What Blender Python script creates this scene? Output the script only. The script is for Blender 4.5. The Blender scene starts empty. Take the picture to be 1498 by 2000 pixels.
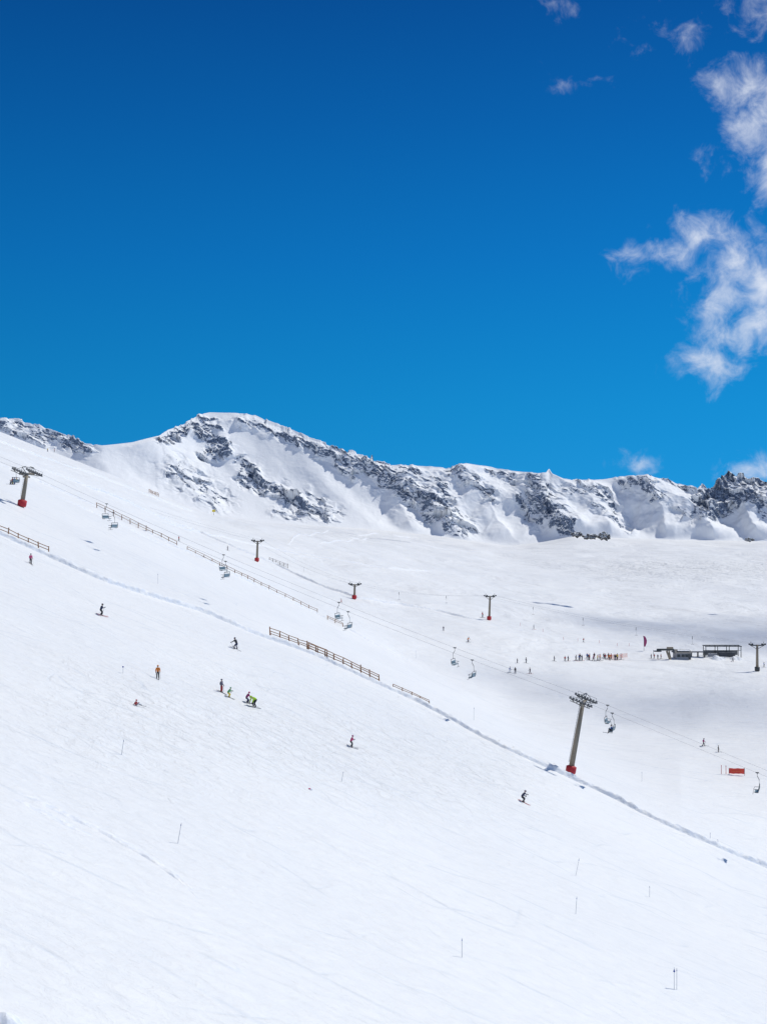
import bpy, bmesh, math, random
import numpy as np
from mathutils import Vector, Matrix, Quaternion
from mathutils.bvhtree import BVHTree
random.seed(5)
C = bpy.context.scene.collection
F = 2414.0; CX = 749.0; CY = 1000.0
R = math.radians
SUN = Vector((0.50, 0.35, 0.80)).normalized()

# ------------------------------------------------------------------ numpy noise
def pn(x, y, seed=0):
    xi = np.floor(x).astype(np.int64); yi = np.floor(y).astype(np.int64)
    xf = x - xi; yf = y - yi
    def g(ix, iy, fx, fy):
        h = (ix * 374761393 + iy * 668265263 + seed * 974634777) & 0x7fffffff
        h = ((h ^ (h >> 13)) * 1274126177) & 0x7fffffff
        h = h ^ (h >> 16)
        a = (h % 8192) / 8192.0 * 2 * np.pi
        return np.cos(a) * fx + np.sin(a) * fy
    u = xf * xf * xf * (xf * (xf * 6 - 15) + 10); v = yf * yf * yf * (yf * (yf * 6 - 15) + 10)
    a = g(xi, yi, xf, yf); b = g(xi + 1, yi, xf - 1, yf)
    c = g(xi, yi + 1, xf, yf - 1); d = g(xi + 1, yi + 1, xf - 1, yf - 1)
    return ((a * (1 - u) + b * u) * (1 - v) + (c * (1 - u) + d * u) * v) * 1.5
def fbm(x, y, o=4, seed=0):
    s = 0; a = 1.0; t = 0
    for k in range(o):
        s = s + a * pn(x * 2 ** k + 17.3 * k, y * 2 ** k - 9.1 * k, seed + k); t += a; a *= .5
    return s / t * 1.3
def cell(x, y, seed=0):
    # nearest-seed distance and a value made of one tilted plane per cell (angular facets)
    xi = np.floor(x).astype(np.int64); yi = np.floor(y).astype(np.int64)
    best = np.full(x.shape, 1e9); val = np.zeros(x.shape)
    def hsh(ix, iy, k):
        h = (ix * 374761393 + iy * 668265263 + (seed * 31 + k) * 974634777) & 0x7fffffff
        h = ((h ^ (h >> 13)) * 1274126177) & 0x7fffffff
        h = h ^ (h >> 16)
        return (h % 8192) / 8192.0
    for oy in (-1, 0, 1):
        for ox in (-1, 0, 1):
            cx, cy = xi + ox, yi + oy
            dx = x - (cx + hsh(cx, cy, 1)); dy = y - (cy + hsh(cx, cy, 2))
            d = np.hypot(dx, dy); m = d < best
            v = hsh(cx, cy, 3) - .5 + (hsh(cx, cy, 4) - .5) * 1.6 * dx + (hsh(cx, cy, 5) - .5) * 1.6 * dy
            val = np.where(m, v, val); best = np.where(m, d, best)
    return best, val
def sstep(a, b, x):
    t = np.clip((x - a) / (b - a), 0, 1); return t * t * (3 - 2 * t)

# ------------------------------------------------------------------ materials
def new_mat(name):
    m = bpy.data.materials.new(name); m.use_nodes = True
    return m, m.node_tree, m.node_tree.nodes['Principled BSDF']
def mat(name, col, rough=.6, metal=0.0, var=.15, scale=6.0):
    m, nt, b = new_mat(name)
    b.inputs['Roughness'].default_value = rough; b.inputs['Metallic'].default_value = metal
    tc = nt.nodes.new('ShaderNodeTexCoord'); n = nt.nodes.new('ShaderNodeTexNoise')
    n.inputs['Scale'].default_value = scale; n.inputs['Detail'].default_value = 2
    nt.links.new(tc.outputs['Object'], n.inputs['Vector'])
    r = nt.nodes.new('ShaderNodeValToRGB')
    r.color_ramp.elements[0].position = .3; r.color_ramp.elements[1].position = .7
    r.color_ramp.elements[0].color = tuple(c * (1 - var) for c in col) + (1,)
    r.color_ramp.elements[1].color = tuple(min(1, c * (1 + var)) for c in col) + (1,)
    nt.links.new(n.outputs['Fac'], r.inputs['Fac']); nt.links.new(r.outputs['Color'], b.inputs['Base Color'])
    return m
M = {
 'wood': mat('weathered_wood', (.34, .18, .09), .8, 0, .35), 'oldwood': mat('grey_wood', (.24, .2, .17), .85),
 'steel': mat('tower_steel', (.25, .21, .155), .6, .05), 'dark': mat('dark_metal', (.055, .06, .06), .5, .2),
 'cable': mat('cable_steel', (.22, .23, .25), .5, .2), 'pad': mat('red_pad', (.48, .02, .025), .6),
 'seat': mat('seat_plastic', (.17, .25, .29), .5), 'galv': mat('galvanised', (.15, .155, .16), .5, .3),
 'black': mat('black_cloth', (.018, .02, .026), .8), 'navy': mat('navy_cloth', (.02, .03, .08), .8),
 'blue': mat('blue_cloth', (.03, .12, .4), .8), 'red': mat('red_cloth', (.45, .025, .03), .8),
 'orange': mat('orange_cloth', (.75, .22, .03), .8), 'yellow': mat('yellow_cloth', (.75, .55, .03), .8),
 'green': mat('green_cloth', (.03, .3, .1), .8), 'lime': mat('lime_cloth', (.45, .7, .04), .8),
 'purple': mat('purple_cloth', (.3, .03, .15), .8), 'pink': mat('pink_cloth', (.6, .08, .2), .8),
 'grey': mat('grey_cloth', (.16, .14, .18), .8), 'white': mat('white_cloth', (.7, .72, .76), .8),
 'skin': mat('skin', (.5, .3, .22), .6), 'glove': mat('glove_leather', (.03, .03, .035), .7),
 'boot': mat('boot_plastic', (.05, .05, .06), .4), 'lens': mat('goggle_lens', (.05, .04, .03), .15, .5),
 'ski': mat('ski_top', (.12, .12, .14), .4), 'skir': mat('ski_top_red', (.5, .06, .05), .4),
 'banner': mat('banner_cloth', (.8, .08, .05), .7), 'net': mat('orange_net', (.75, .17, .06), .8),
 'flag': mat('flag_cloth', (.36, .05, .16), .7), 'wallw': mat('hut_wall', (.30, .31, .33), .7),
 'roof': mat('hut_roof', (.06, .065, .075), .6), 'glass': mat('window_glass', (.03, .04, .05), .15, .3),
 'bluepole': mat('blue_plastic', (.03, .07, .3), .5), 'polegrey': mat('pole_grey', (.42, .43, .47), .5),
 'yellowp': mat('yellow_plastic', (.8, .6, .05), .5),
}
def ramp(nt, p0, p1, c0=(0,0,0,1), c1=(1,1,1,1)):
    r = nt.nodes.new('ShaderNodeValToRGB')
    r.color_ramp.elements[0].position = p0; r.color_ramp.elements[1].position = p1
    r.color_ramp.elements[0].color = c0; r.color_ramp.elements[1].color = c1
    return r
def math_n(nt, op, a, b=None, c=None, clamp=False):
    n = nt.nodes.new('ShaderNodeMath'); n.operation = op; n.use_clamp = clamp
    for i, v in enumerate((a, b, c)):
        if v is None: continue
        if isinstance(v, (int, float)): n.inputs[i].default_value = v
        else: nt.links.new(v, n.inputs[i])
    return n.outputs[0]
def noise_n(nt, vec, scale, detail=4, sx=(1,1,1), dist=0, rough=.5, rot=(0,0,0)):
    mp = nt.nodes.new('ShaderNodeMapping'); mp.inputs['Scale'].default_value = sx; mp.inputs['Rotation'].default_value = rot
    nt.links.new(vec, mp.inputs['Vector'])
    n = nt.nodes.new('ShaderNodeTexNoise'); n.inputs['Scale'].default_value = scale
    n.inputs['Detail'].default_value = detail; n.inputs['Distortion'].default_value = dist; n.inputs['Roughness'].default_value = rough
    nt.links.new(mp.outputs[0], n.inputs['Vector']); return n.outputs['Fac']

SNOW = (.88, .88, .865)
def snow_piste():
    m, nt, b = new_mat('piste_snow')
    L = nt.links.new; mn = lambda *a: math_n(nt, *a)
    b.inputs['Roughness'].default_value = .5; b.inputs['Specular IOR Level'].default_value = .3
    tc = nt.nodes.new('ShaderNodeTexCoord'); V = tc.outputs['Object']
    sp = nt.nodes.new('ShaderNodeSeparateXYZ'); L(V, sp.inputs[0]); X, Y = sp.outputs['X'], sp.outputs['Y']
    low = noise_n(nt, V, .03, 2, (1, 1, .3))
    s1 = noise_n(nt, V, 1.0, 4, (.05, .22, .1), .9, .62)
    s2 = noise_n(nt, V, 1.0, 5, (.55, 1.1, .3), .6, .75)
    def tracks(amp, kx, skew, period, lowk, w, off):
        ph = mn('MULTIPLY', low, 16.0 + off)
        yy = mn('ADD', Y, mn('MULTIPLY', mn('SINE', mn('ADD', mn('MULTIPLY', X, kx), ph)), amp))
        yy = mn('ADD', mn('ADD', yy, mn('MULTIPLY', X, skew)), mn('MULTIPLY', low, lowk))
        q = mn('ABSOLUTE', mn('SUBTRACT', mn('FRACT', mn('MULTIPLY', yy, 1 / period)), .5))
        r = ramp(nt, .0, w, (1,1,1,1), (0,0,0,1)); L(q, r.inputs['Fac']); return r.outputs['Color']
    t1 = tracks(1.4, .1, .12, 5.3, 12.0, .06, 3); t2 = tracks(3.0, .17, -.25, 9.3, 22.0, .035, 8)
    mask = ramp(nt, .46, .62); L(s1, mask.inputs['Fac'])
    trk = mn('MULTIPLY', mn('MAXIMUM', t1, mn('MULTIPLY', t2, .9)), mask.outputs['Color'])
    at = nt.nodes.new('ShaderNodeAttribute'); at.attribute_name = 'rough'
    fa = nt.nodes.new('ShaderNodeAttribute'); fa.attribute_name = 'far'
    ca = nt.nodes.new('ShaderNodeAttribute'); ca.attribute_name = 'chop'
    mog = noise_n(nt, V, .3, 3, (.55, 1, .5), .8, .6)
    chop = noise_n(nt, V, .8, 4, (.7, 1, .5), 1.0, .65)
    roll = noise_n(nt, V, .035, 5, (.8, 1, .5), .4, .58)
    h = mn('ADD', mn('MULTIPLY', s1, 1.0), mn('MULTIPLY', s2, .4))
    h = mn('SUBTRACT', h, mn('MULTIPLY', trk, .14))
    h = mn('ADD', h, mn('MULTIPLY', mog, mn('MULTIPLY', at.outputs['Fac'], 8.0)))
    h = mn('ADD', h, mn('MULTIPLY', chop, mn('MULTIPLY', ca.outputs['Fac'], 1.2)))
    h = mn('ADD', h, mn('MULTIPLY', roll, mn('MULTIPLY', fa.outputs['Fac'], 12.0)))
    bp = nt.nodes.new('ShaderNodeBump'); bp.inputs['Strength'].default_value = .8; bp.inputs['Distance'].default_value = .5
    L(h, bp.inputs['Height']); L(bp.outputs[0], b.inputs['Normal'])
    v = mn('ADD', mn('MULTIPLY', low, .4), mn('MULTIPLY', s2, .6))
    cr = ramp(nt, .34, .58, (SNOW[0]*.92, SNOW[1]*.93, SNOW[2]*.95, 1), SNOW + (1,)); L(v, cr.inputs['Fac'])
    mx = nt.nodes.new('ShaderNodeMixRGB'); mx.blend_type = 'MULTIPLY'; mx.inputs[2].default_value = (.84, .87, .91, 1)
    L(mn('MULTIPLY', trk, .85), mx.inputs[0]); L(cr.outputs['Color'], mx.inputs[1]); L(mx.outputs[0], b.inputs['Base Color'])
    return m
def snow_clumpy():
    m, nt, b = new_mat('clumpy_snow')
    b.inputs['Roughness'].default_value = .7
    tc = nt.nodes.new('ShaderNodeTexCoord'); V = tc.outputs['Object']
    n = noise_n(nt, V, 1.6, 4)
    bp = nt.nodes.new('ShaderNodeBump'); bp.inputs['Strength'].default_value = .6; bp.inputs['Distance'].default_value = .3
    nt.links.new(n, bp.inputs['Height']); nt.links.new(bp.outputs[0], b.inputs['Normal'])
    cr = ramp(nt, .35, .65, (.74, .77, .82, 1), SNOW + (1,)); nt.links.new(n, cr.inputs['Fac']); nt.links.new(cr.outputs['Color'], b.inputs['Base Color'])
    return m
def mountain_mat():
    m, nt, b = new_mat('mountain_snow_and_rock')
    L = nt.links.new
    b.inputs['Roughness'].default_value = .7; b.inputs['Specular IOR Level'].default_value = .15
    tc = nt.nodes.new('ShaderNodeTexCoord'); V = tc.outputs['Object']
    at = nt.nodes.new('ShaderNodeAttribute'); at.attribute_name = 'rock'
    n = noise_n(nt, V, .4, 5, (.6, .8, 1.6), .3, .66, (0, .55, 0))
    f = math_n(nt, 'ADD', at.outputs['Fac'], math_n(nt, 'MULTIPLY', math_n(nt, 'SUBTRACT', n, .5), .95))
    fr = ramp(nt, .38, .56); L(f, fr.inputs['Fac'])
    rk = ramp(nt, .35, .68, (.055, .08, .13, 1), (.24, .30, .40, 1)); L(noise_n(nt, V, .6, 3), rk.inputs['Fac'])
    mx = nt.nodes.new('ShaderNodeMixRGB'); L(fr.outputs['Color'], mx.inputs[0]); mx.inputs[1].default_value = (.87, .885, .90, 1); L(rk.outputs['Color'], mx.inputs[2])
    L(mx.outputs[0], b.inputs['Base Color'])
    bp = nt.nodes.new('ShaderNodeBump'); bp.inputs['Strength'].default_value = .3; bp.inputs['Distance'].default_value = 1.2
    L(noise_n(nt, V, .16, 4, (1, 1, .5), .3, .62, (0, -.5, 0)), bp.inputs['Height']); L(bp.outputs[0], b.inputs['Normal'])
    return m
MS = snow_piste(); MC = snow_clumpy(); MM = mountain_mat()

# ------------------------------------------------------------------ object helpers
def tag(o, label=None, cat=None, group=None, kind=None):
    if label: o['label'] = label
    if cat: o['category'] = cat
    if group: o['group'] = group
    if kind: o['kind'] = kind
    return o
def empty(name, loc, rz=0, label=None, cat=None, group=None):
    o = bpy.data.objects.new(name, None); C.objects.link(o); o.location = loc; o.rotation_euler = (0, 0, rz)
    o.empty_display_size = .1
    return tag(o, label, cat, group)
def grid_object(name, V, material, attrs=None):
    nr, nc = V.shape[:2]
    me = bpy.data.meshes.new(name)
    me.vertices.add(nr * nc); me.vertices.foreach_set('co', V.reshape(-1).astype(np.float32))
    i = np.arange((nr - 1) * nc).reshape(nr - 1, nc)[:, :-1].reshape(-1)
    q = np.stack([i, i + 1, i + nc + 1, i + nc], 1).astype(np.int32)
    me.loops.add(q.size); me.loops.foreach_set('vertex_index', q.reshape(-1))
    me.polygons.add(len(q)); me.polygons.foreach_set('loop_start', np.arange(0, q.size, 4, dtype=np.int32))
    me.polygons.foreach_set('use_smooth', np.ones(len(q), dtype=bool))
    for k, a in (attrs or {}).items():
        at = me.attributes.new(k, 'FLOAT', 'POINT'); at.data.foreach_set('value', a.reshape(-1).astype(np.float32))
    me.update(calc_edges=True); me.validate()
    me.materials.append(material)
    o = bpy.data.objects.new(name, me); C.objects.link(o)
    return o, q
class MB:
    def __init__(s): s.v = []; s.f = []
    def box(s, c, size, rot=None):
        b = len(s.v); c = Vector(c)
        for z in (-.5, .5):
            for x, y in ((-.5, -.5), (.5, -.5), (.5, .5), (-.5, .5)):
                p = Vector((x * size[0], y * size[1], z * size[2]))
                if rot is not None: p = rot @ p
                s.v.append(c + p)
        for f in ((3,2,1,0), (4,5,6,7), (0,1,5,4), (1,2,6,5), (2,3,7,6), (3,0,4,7)): s.f.append([b + i for i in f])
        return s
    def path(s, pts, rad, n=8, cap=True):
        pts = [Vector(p) for p in pts]; rad = rad if isinstance(rad, (list, tuple)) else [rad] * len(pts)
        b = len(s.v); up = Vector((0, 0, 1))
        for i, p in enumerate(pts):
            d = (pts[min(i + 1, len(pts) - 1)] - pts[max(i - 1, 0)]).normalized()
            a = d.cross(up)
            if a.length < .05: a = d.cross(Vector((1, 0, 0)))
            a.normalize(); c = d.cross(a).normalized()
            for k in range(n):
                t = 2 * math.pi * (k + .5) / n
                s.v.append(p + (a * math.cos(t) + c * math.sin(t)) * rad[i])
        for i in range(len(pts) - 1):
            for k in range(n):
                k2 = (k + 1) % n
                s.f.append([b + i*n + k, b + i*n + k2, b + (i+1)*n + k2, b + (i+1)*n + k])
        if cap:
            s.f.append([b + k for k in range(n)][::-1]); s.f.append([b + (len(pts)-1)*n + k for k in range(n)])
        return s
    def ell(s, c, r, nu=12, nv=8, z0=-1.0):
        b = len(s.v); c = Vector(c); a0 = math.asin(z0)
        for j in range(nv + 1):
            a = a0 + (math.pi / 2 - a0) * j / nv
            for k in range(nu):
                t = 2 * math.pi * k / nu
                s.v.append(c + Vector((r[0]*math.cos(a)*math.cos(t), r[1]*math.cos(a)*math.sin(t), r[2]*math.sin(a))))
        for j in range(nv):
            for k in range(nu):
                k2 = (k+1) % nu
                s.f.append([b + j*nu + k, b + j*nu + k2, b + (j+1)*nu + k2, b + (j+1)*nu + k])
        return s
    def mesh(s, name, smooth=False):
        me = bpy.data.meshes.new(name); me.from_pydata([tuple(v) for v in s.v], [], s.f)
        if smooth: me.polygons.foreach_set('use_smooth', [True] * len(me.polygons))
        me.update(); return me
    def build(s, name, m, parent=None, smooth=False):
        me = s.mesh(name, smooth); me.materials.append(m)
        o = bpy.data.objects.new(name, me); C.objects.link(o); o.parent = parent
        return o
def copy_tree(o, parent=None):
    c = o.copy(); C.objects.link(c); c.parent = parent
    for ch in list(o.children): copy_tree(ch, c)
    return c

# ------------------------------------------------------------------ terrain
step = 4
PX = np.arange(-900, 2401, step).astype(float)
def curve(keys, vals, smooth=60):
    c = np.interp(PX, keys, vals); w = max(1, int(smooth / step)) | 1
    k = np.hanning(w + 2)[1:-1]; k /= k.sum()
    return np.convolve(np.pad(c, w // 2, mode='edge'), k, 'valid') if w > 1 else c
K = [-900, -300, 0, 200, 400, 600, 800, 1000, 1200, 1498, 1800, 2400]
U = (PX - CX) / F
PA = curve([-900,-300,0,100,200,300,400,470,530,600,700,800,900,1000,1100,1200,1300,1400,1498,1800,2400],
           [650,912,1042,1085,1130,1163,1195,1225,1247,1275,1320,1364,1415,1468,1512,1560,1612,1655,1692,1820,2080], 30)
DA = 38.0 / (.04 - .42 * (-U) * -1 + (PA - 1000) / F)
def zz(P, D): return -(P - 1000) / F * D
rings = []
plane = lambda D: -38.0 - .42 * U * D + .04 * D
for d in (15., 60., 110., 160.):
    D = np.full_like(PX, d); rings.append((D, plane(D)))
rings.append((DA, zz(PA, DA)))
PB = curve(K, [520, 765, 893, 990, 1090, 1189, 1290, 1385, 1440, 1480, 1500, 1520], 120)
DB = curve(K, [330, 320, 310, 310, 315, 320, 310, 290, 270, 252, 250, 250], 120)
PC = curve(K, [500, 740, 862, 945, 1045, 1122, 1180, 1228, 1275, 1307, 1320, 1330], 120)
DC = curve(K, [450, 440, 430, 430, 440, 440, 420, 400, 385, 362, 350, 350], 120)
PE = curve(K, [520, 735, 850, 924, 1003, 1052, 1098, 1135, 1160, 1172, 1180, 1190], 80)
DE = curve(K, [600, 600, 600, 590, 570, 560, 570, 580, 560, 545, 540, 540], 120)
PG = curve(K, [740, 850, 900, 950, 1006, 1034, 1058, 1085, 1086, 1088, 1090, 1090], 80)
DG = curve(K, [820, 820, 820, 820, 820, 820, 820, 820, 800, 780, 780, 780], 120)
PF = curve([-900,-300,0,200,330,400,500,600,700,850,930,990,1050,1120,1200,1300,1498,1800,2400],
           [900,930,940,950,985,1006,1020,1026,1032,1046,1058,1066,1060,1047,1050,1054,1057,1060,1060], 40)
DFt = np.full_like(PX, 1080.)
for P, D in ((PB, DB), (PC, DC), (PE, DE), (PG, DG), (PF, DFt)): rings.append((D, zz(P, D)))
rings.append((DFt + 150, zz(PF, DFt) - 14)); rings.append((DFt + 1500, zz(PF, DFt) - 120))
RD = np.array([r[0] for r in rings]); RZ = np.array([r[1] for r in rings])
dl = (RZ[1:] - RZ[:-1]) / (RD[1:] - RD[:-1])
mt = np.zeros_like(RZ); mt[0] = dl[0]; mt[-1] = dl[-1]
pr = dl[:-1] * dl[1:]
mt[1:-1] = np.where(pr > 0, 2 * pr / (dl[:-1] + dl[1:] + 1e-9 * np.sign(dl[1:] + 1e-12)), 0)
counts = [8, 10, 20, 36, 70, 60, 70, 60, 50, 6, 6]
Ds = []; Zs = []
for k in range(len(rings) - 1):
    n = counts[k]
    for j in range(n):
        t = j / n; h = RD[k+1] - RD[k]
        Ds.append(RD[k] + h * t)
        Zs.append((2*t**3 - 3*t**2 + 1) * RZ[k] + (t**3 - 2*t**2 + t) * h * mt[k] + (-2*t**3 + 3*t**2) * RZ[k+1] + (t**3 - t**2) * h * mt[k+1])
Ds = np.array(Ds); Zs = np.array(Zs)
TX = U[None] * Ds
PXX = np.broadcast_to(PX[None], Ds.shape)
basin = sstep(330, 600, Ds) * (1 - sstep(1000, 1080, Ds))
Zs = Zs + (.3 + .9 * basin) * fbm(TX / 60, Ds / 60, 3, 3) + .28 * fbm(TX / 14, Ds / 6, 3, 9) * sstep(60, 120, Ds) \
    + .8 * fbm(TX / 55, Ds / 18, 2, 19) * sstep(50, 90, Ds) * (1 - sstep(170, 195, Ds)) \
    + .6 * fbm(TX / 30, Ds / 40, 3, 39) * sstep(220, 300, Ds) * (1 - sstep(600, 700, Ds)) \
    + 2.6 * fbm(TX / 60, Ds / 90, 3, 29) * sstep(600, 760, Ds) * (1 - sstep(980, 1080, Ds)) * sstep(500, 700, PXX)
PYs = 1000 - Zs / Ds * F
rough = 1.0 * np.exp(-((PYs - 1112) / 24) ** 2) * sstep(1050, 1250, PXX) \
    + .5 * np.exp(-((PYs - 1047) / 10) ** 2) * sstep(560, 640, PXX) * (1 - sstep(740, 820, PXX))
chopm = (np.exp(-((PYs - 1450 - .15 * (PXX - 600)) / 110) ** 2) * sstep(-100, 300, PXX) * (1 - sstep(950, 1200, PXX)) + .2) * (Ds < 205)
farm = sstep(230, 420, Ds) * (1 - .3 * sstep(900, 1000, Ds))
TV = np.stack([TX, Ds, Zs], -1)
terrain, tq = grid_object('snow_slope', TV, MS, {'rough': rough, 'far': farm, 'chop': chopm}); tag(terrain, kind='structure')
bvh = BVHTree.FromPolygons([tuple(v) for v in TV.reshape(-1, 3)], tq.tolist())
def at(px, py, D): return Vector(((px - CX) / F * D, D, -(py - CY) / F * D))
def hit(px, py):
    d = Vector(((px - CX) / F, 1, -(py - CY) / F)).normalized()
    r = bvh.ray_cast(Vector((0, 0, 0)), d)
    if r[0] is None: return at(px, py, 500), Vector((0, 0, 1))
    n = r[1]; n = n if n.z > 0 else -n
    return r[0], n
def ground(x, y):
    r = bvh.ray_cast(Vector((x, y, 800)), Vector((0, 0, -1)))
    return r[0].z if r[0] is not None else 0.0

# ------------------------------------------------------------------ mountain
mstep = 1.8
MX = np.arange(-500, 2001, mstep)
rk = [-500,-200,-60,0,30,60,100,140,170,200,260,310,330,370,385,410,460,500,560,620,680,740,765,830,880,910,960,1000,1050,1066,1072,1078,1100,1160,1200,1230,1290,1330,1362,1370,1380,1396,1410,1424,1434,1448,1465,1480,1498,1560,1700,2000]
rp = [860,830,826,820,817,825,835,850,866,870,865,853,839,823,812,806,808,812,835,862,881,901,908,913,917,910,914,923,930,928,919,930,937,939,933,934,938,948,958,949,959,957,944,929,938,936,946,941,948,940,960,955]
PR = np.interp(MX, rk, rp)
FP = np.interp(MX, PX, PF); FD = np.full_like(MX, 1080.)
zF = zz(FP, FD); DR = FD + 150
for _ in range(8):
    zR = zz(PR, DR); DR = FD + 1.45 * np.maximum(zR - zF, 15)
zR = zz(PR, DR); um = (MX - CX) / F
T = np.concatenate([[-.25, -.1], np.linspace(0, 1, 270), [1.04, 1.1, 1.3, 1.8, 3.0]])[:, None]
prof = np.where(T < 0, T, np.where(T <= 1, .3 * np.clip(T, 0, 1) + .7 * np.clip(T, 0, 1) ** 1.7 , 1 - (T - 1) * .7))
Dm = FD + (DR - FD) * T; Zm = zF + (zR - zF) * prof
PYm = 1000 - Zm / Dm * F; PXm = np.broadcast_to(MX[None], Dm.shape)
def polymask(lines, X, Y):
    out = np.zeros_like(X)
    for pts, w, s in lines:
        best = np.full_like(X, 1e9)
        for (ax, ay), (bx, by) in zip(pts[:-1], pts[1:]):
            dx, dy = bx - ax, by - ay; l2 = dx*dx + dy*dy
            t = np.clip(((X - ax) * dx + (Y - ay) * dy) / l2, 0, 1)
            best = np.minimum(best, np.hypot(X - ax - t*dx, Y - ay - t*dy))
        out = np.maximum(out, s * np.exp(-(best / w) ** 2))
    return out
jx = 16 * fbm(PXm / 30, PYm / 22, 4, 51); jy = 12 * fbm(PXm / 30, PYm / 22, 4, 61)
rockm = polymask([
    ([(470,822),(540,842),(600,868),(650,890),(690,925)], 14, .8),
    ([(640,872),(720,905),(780,955),(840,1000),(905,1040)], 22, 1.0),
    ([(700,885),(780,915),(850,945),(880,1000)], 15, .75),
    ([(322,862),(345,850),(388,818),(430,842)], 13, .9), ([(388,840),(440,880),(405,885)], 14, .9),
    ([(345,925),(400,960),(430,985)], 28, .6), ([(476,935),(530,958),(590,985),(640,1015)], 14, 1.15),
    ([(470,905),(500,925)], 12, .8), ([(540,1000),(620,1012)], 9, .8),
    ([(880,922),(925,960),(960,985)], 14, .7), ([(960,925),(1000,950)], 11, .6),
    ([(1040,960),(1065,1000),(1105,1035)], 21, .85), ([(1010,990),(1050,1025)], 13, .7), ([(1130,945),(1180,975),(1200,1000)], 12, .65),
    ([(1215,942),(1260,965),(1290,990)], 14, .7), ([(1290,945),(1350,965)], 11, .7), ([(1100,965),(1140,975)], 10, .5),
    ([(1160,1000),(1230,1035)], 11, .45),
    ([(1378,1000),(1402,965),(1425,940),(1460,955),(1498,960),(1560,960)], 26, 1.25), ([(1410,1000),(1450,985),(1498,1000)], 18, .9), ([(1365,955),(1385,958)], 10, 1.0),
    ([(-100,830),(0,824),(60,832),(120,852),(170,874)], 14, .8), ([(20,845),(90,862)], 12, .6),
    ([(600,965),(660,1000)], 10, .5), ([(1310,1005),(1370,1030)], 12, .4)], PXm + jx, PYm + jy)
wx = 12 * fbm(PXm / 50, PYm / 40, 4, 91); wy = 12 * fbm(PXm / 50, PYm / 40, 4, 95)
inn = sstep(-.05, .25, T) * np.ones_like(PXm)
top = 1 - sstep(.92, .995, T) * .7
right = sstep(700, 860, PXm); r2 = sstep(1350, 1400, PXm)
A = PXm + wx - (.95 - .25 * right) * (PYm - 900)
B = PXm + wx + .7 * (PYm - 900)
rc = np.clip(rockm, 0, 1.1)
big = fbm(A / 120, (PYm + wy) / 260, 2, 21)
ribs, _ = cell(A / 88, (PYm + wy) / 120, 5)          # sharp aretes between scooped bowls
ribs2, _ = cell(B / 36, (PYm + wy) / 55, 6)
_, fac1 = cell((PXm + .5 * PYm + wx) / 40, (PYm + wy - .5 * PXm) / 16, 7)   # strata dipping down to the right
_, fac2 = cell((PXm + jx * .4) / 20, (PYm + jy * .4 - .5 * PXm) / 9, 8)
_, fac3 = cell((PXm + wx) / 9, (PYm - .4 * PXm + wy) / 5, 9)
disp = inn * top * (big * (6 + 3 * right) + ribs * (2.5 + 17 * right + 8 * r2) + ribs2 * (.3 + 4.0 * right + 4 * rc)
    + rc * (fac1 * 8.5 + fac2 * 3.8 + fac3 * 1.4) + .08 * fbm(PXm / 9, PYm / 9, 2, 71))
ragged = sstep(.9, 1.0, T) * (1 - sstep(1.0, 1.3, T)) * rockm * 3.2 * (fac2[-6][None] + .5 * fbm(PXm / 9, T * 3, 3, 88))
Dm2 = Dm - .78 * disp; Zm2 = Zm + .55 * disp + ragged
MV = np.stack([um[None] * Dm2 , Dm2, Zm2], -1)
dx = np.gradient(MV, axis=1); dt = np.gradient(MV, axis=0)
N = np.cross(dx, dt); N /= np.linalg.norm(N, axis=-1, keepdims=True) + 1e-9
steep = 1 - np.abs(N[..., 2])
rock = sstep(.3, .66, steep) * .6 * sstep(.1, .5, rockm) + .08 * rockm + .14 * rockm * r2
mountain, mq = grid_object('mountain', MV, MM, {'rock': rock}); tag(mountain, kind='structure')

# ------------------------------------------------------------------ snow banks along the pistes
def bank(pts, w, h, name, seed, sub=.5, tap=3.0, rough_=.35, mt_=None):
    P = [Vector(p) for p in pts]; L = [0]
    for a, b in zip(P[:-1], P[1:]): L.append(L[-1] + (b - a).length)
    n = int(L[-1] / sub); s = np.linspace(0, L[-1], n)
    arr = np.array([tuple(p) for p in P]); x = np.interp(s, L, arr[:, 0]); y = np.interp(s, L, arr[:, 1])
    rows = 13; V = np.zeros((rows, n, 3)); q = np.linspace(-1, 1, rows)
    for j in range(rows):
        yy = y + q[j] * w
        base = np.array([ground(a, b) for a, b in zip(x, yy)])
        qq = q[j]
        prof = sstep(-1, -.35, qq) * (1 - sstep(-.1, 1, qq))
        taper = sstep(0, 1, np.minimum(s, L[-1] - s) / tap)
        lump = .85 + rough_ * 1.3 * fbm(s / 1.5, np.full_like(s, qq * 2.1 + seed), 3, seed) + .3 * fbm(s / 9, np.zeros_like(s) + seed, 2, seed + 5)
        V[j, :, 0] = x; V[j, :, 1] = yy; V[j, :, 2] = base - .06 + prof * h * np.clip(lump, .05, 2) * taper
    o, _ = grid_object(name, V, mt_ or MC); tag(o, kind='structure'); return o
pa = lambda px: (float(np.interp(px, PX, PA)), float(np.interp(px, PX, DA)))
def alongA(px, off=0.0):
    P, D = pa(px); D2 = D + off; x = (px - CX) / F * D2
    return Vector((x, D2, ground(x, D2)))
bank([alongA(p, .3) for p in range(-300, 1801, 30)], 1.25, .82, 'snow_bank', 3, .35, 3, .3)
B_line = [(-160,838),(0,905),(190,990),(345,1068),(470,1128),(620,1199),(720,1250),(800,1290),(880,1328)]
bank([hit(*p)[0] for p in B_line], 1.6, .6, 'snow_bank', 7, .6, 45, .3)
bank([hit(*p)[0] for p in [(-60,820),(0,862),(60,885),(150,915),(240,948),(310,975),(380,1000)]], 2.0, .7, 'snow_bank', 11, 1.0)
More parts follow.
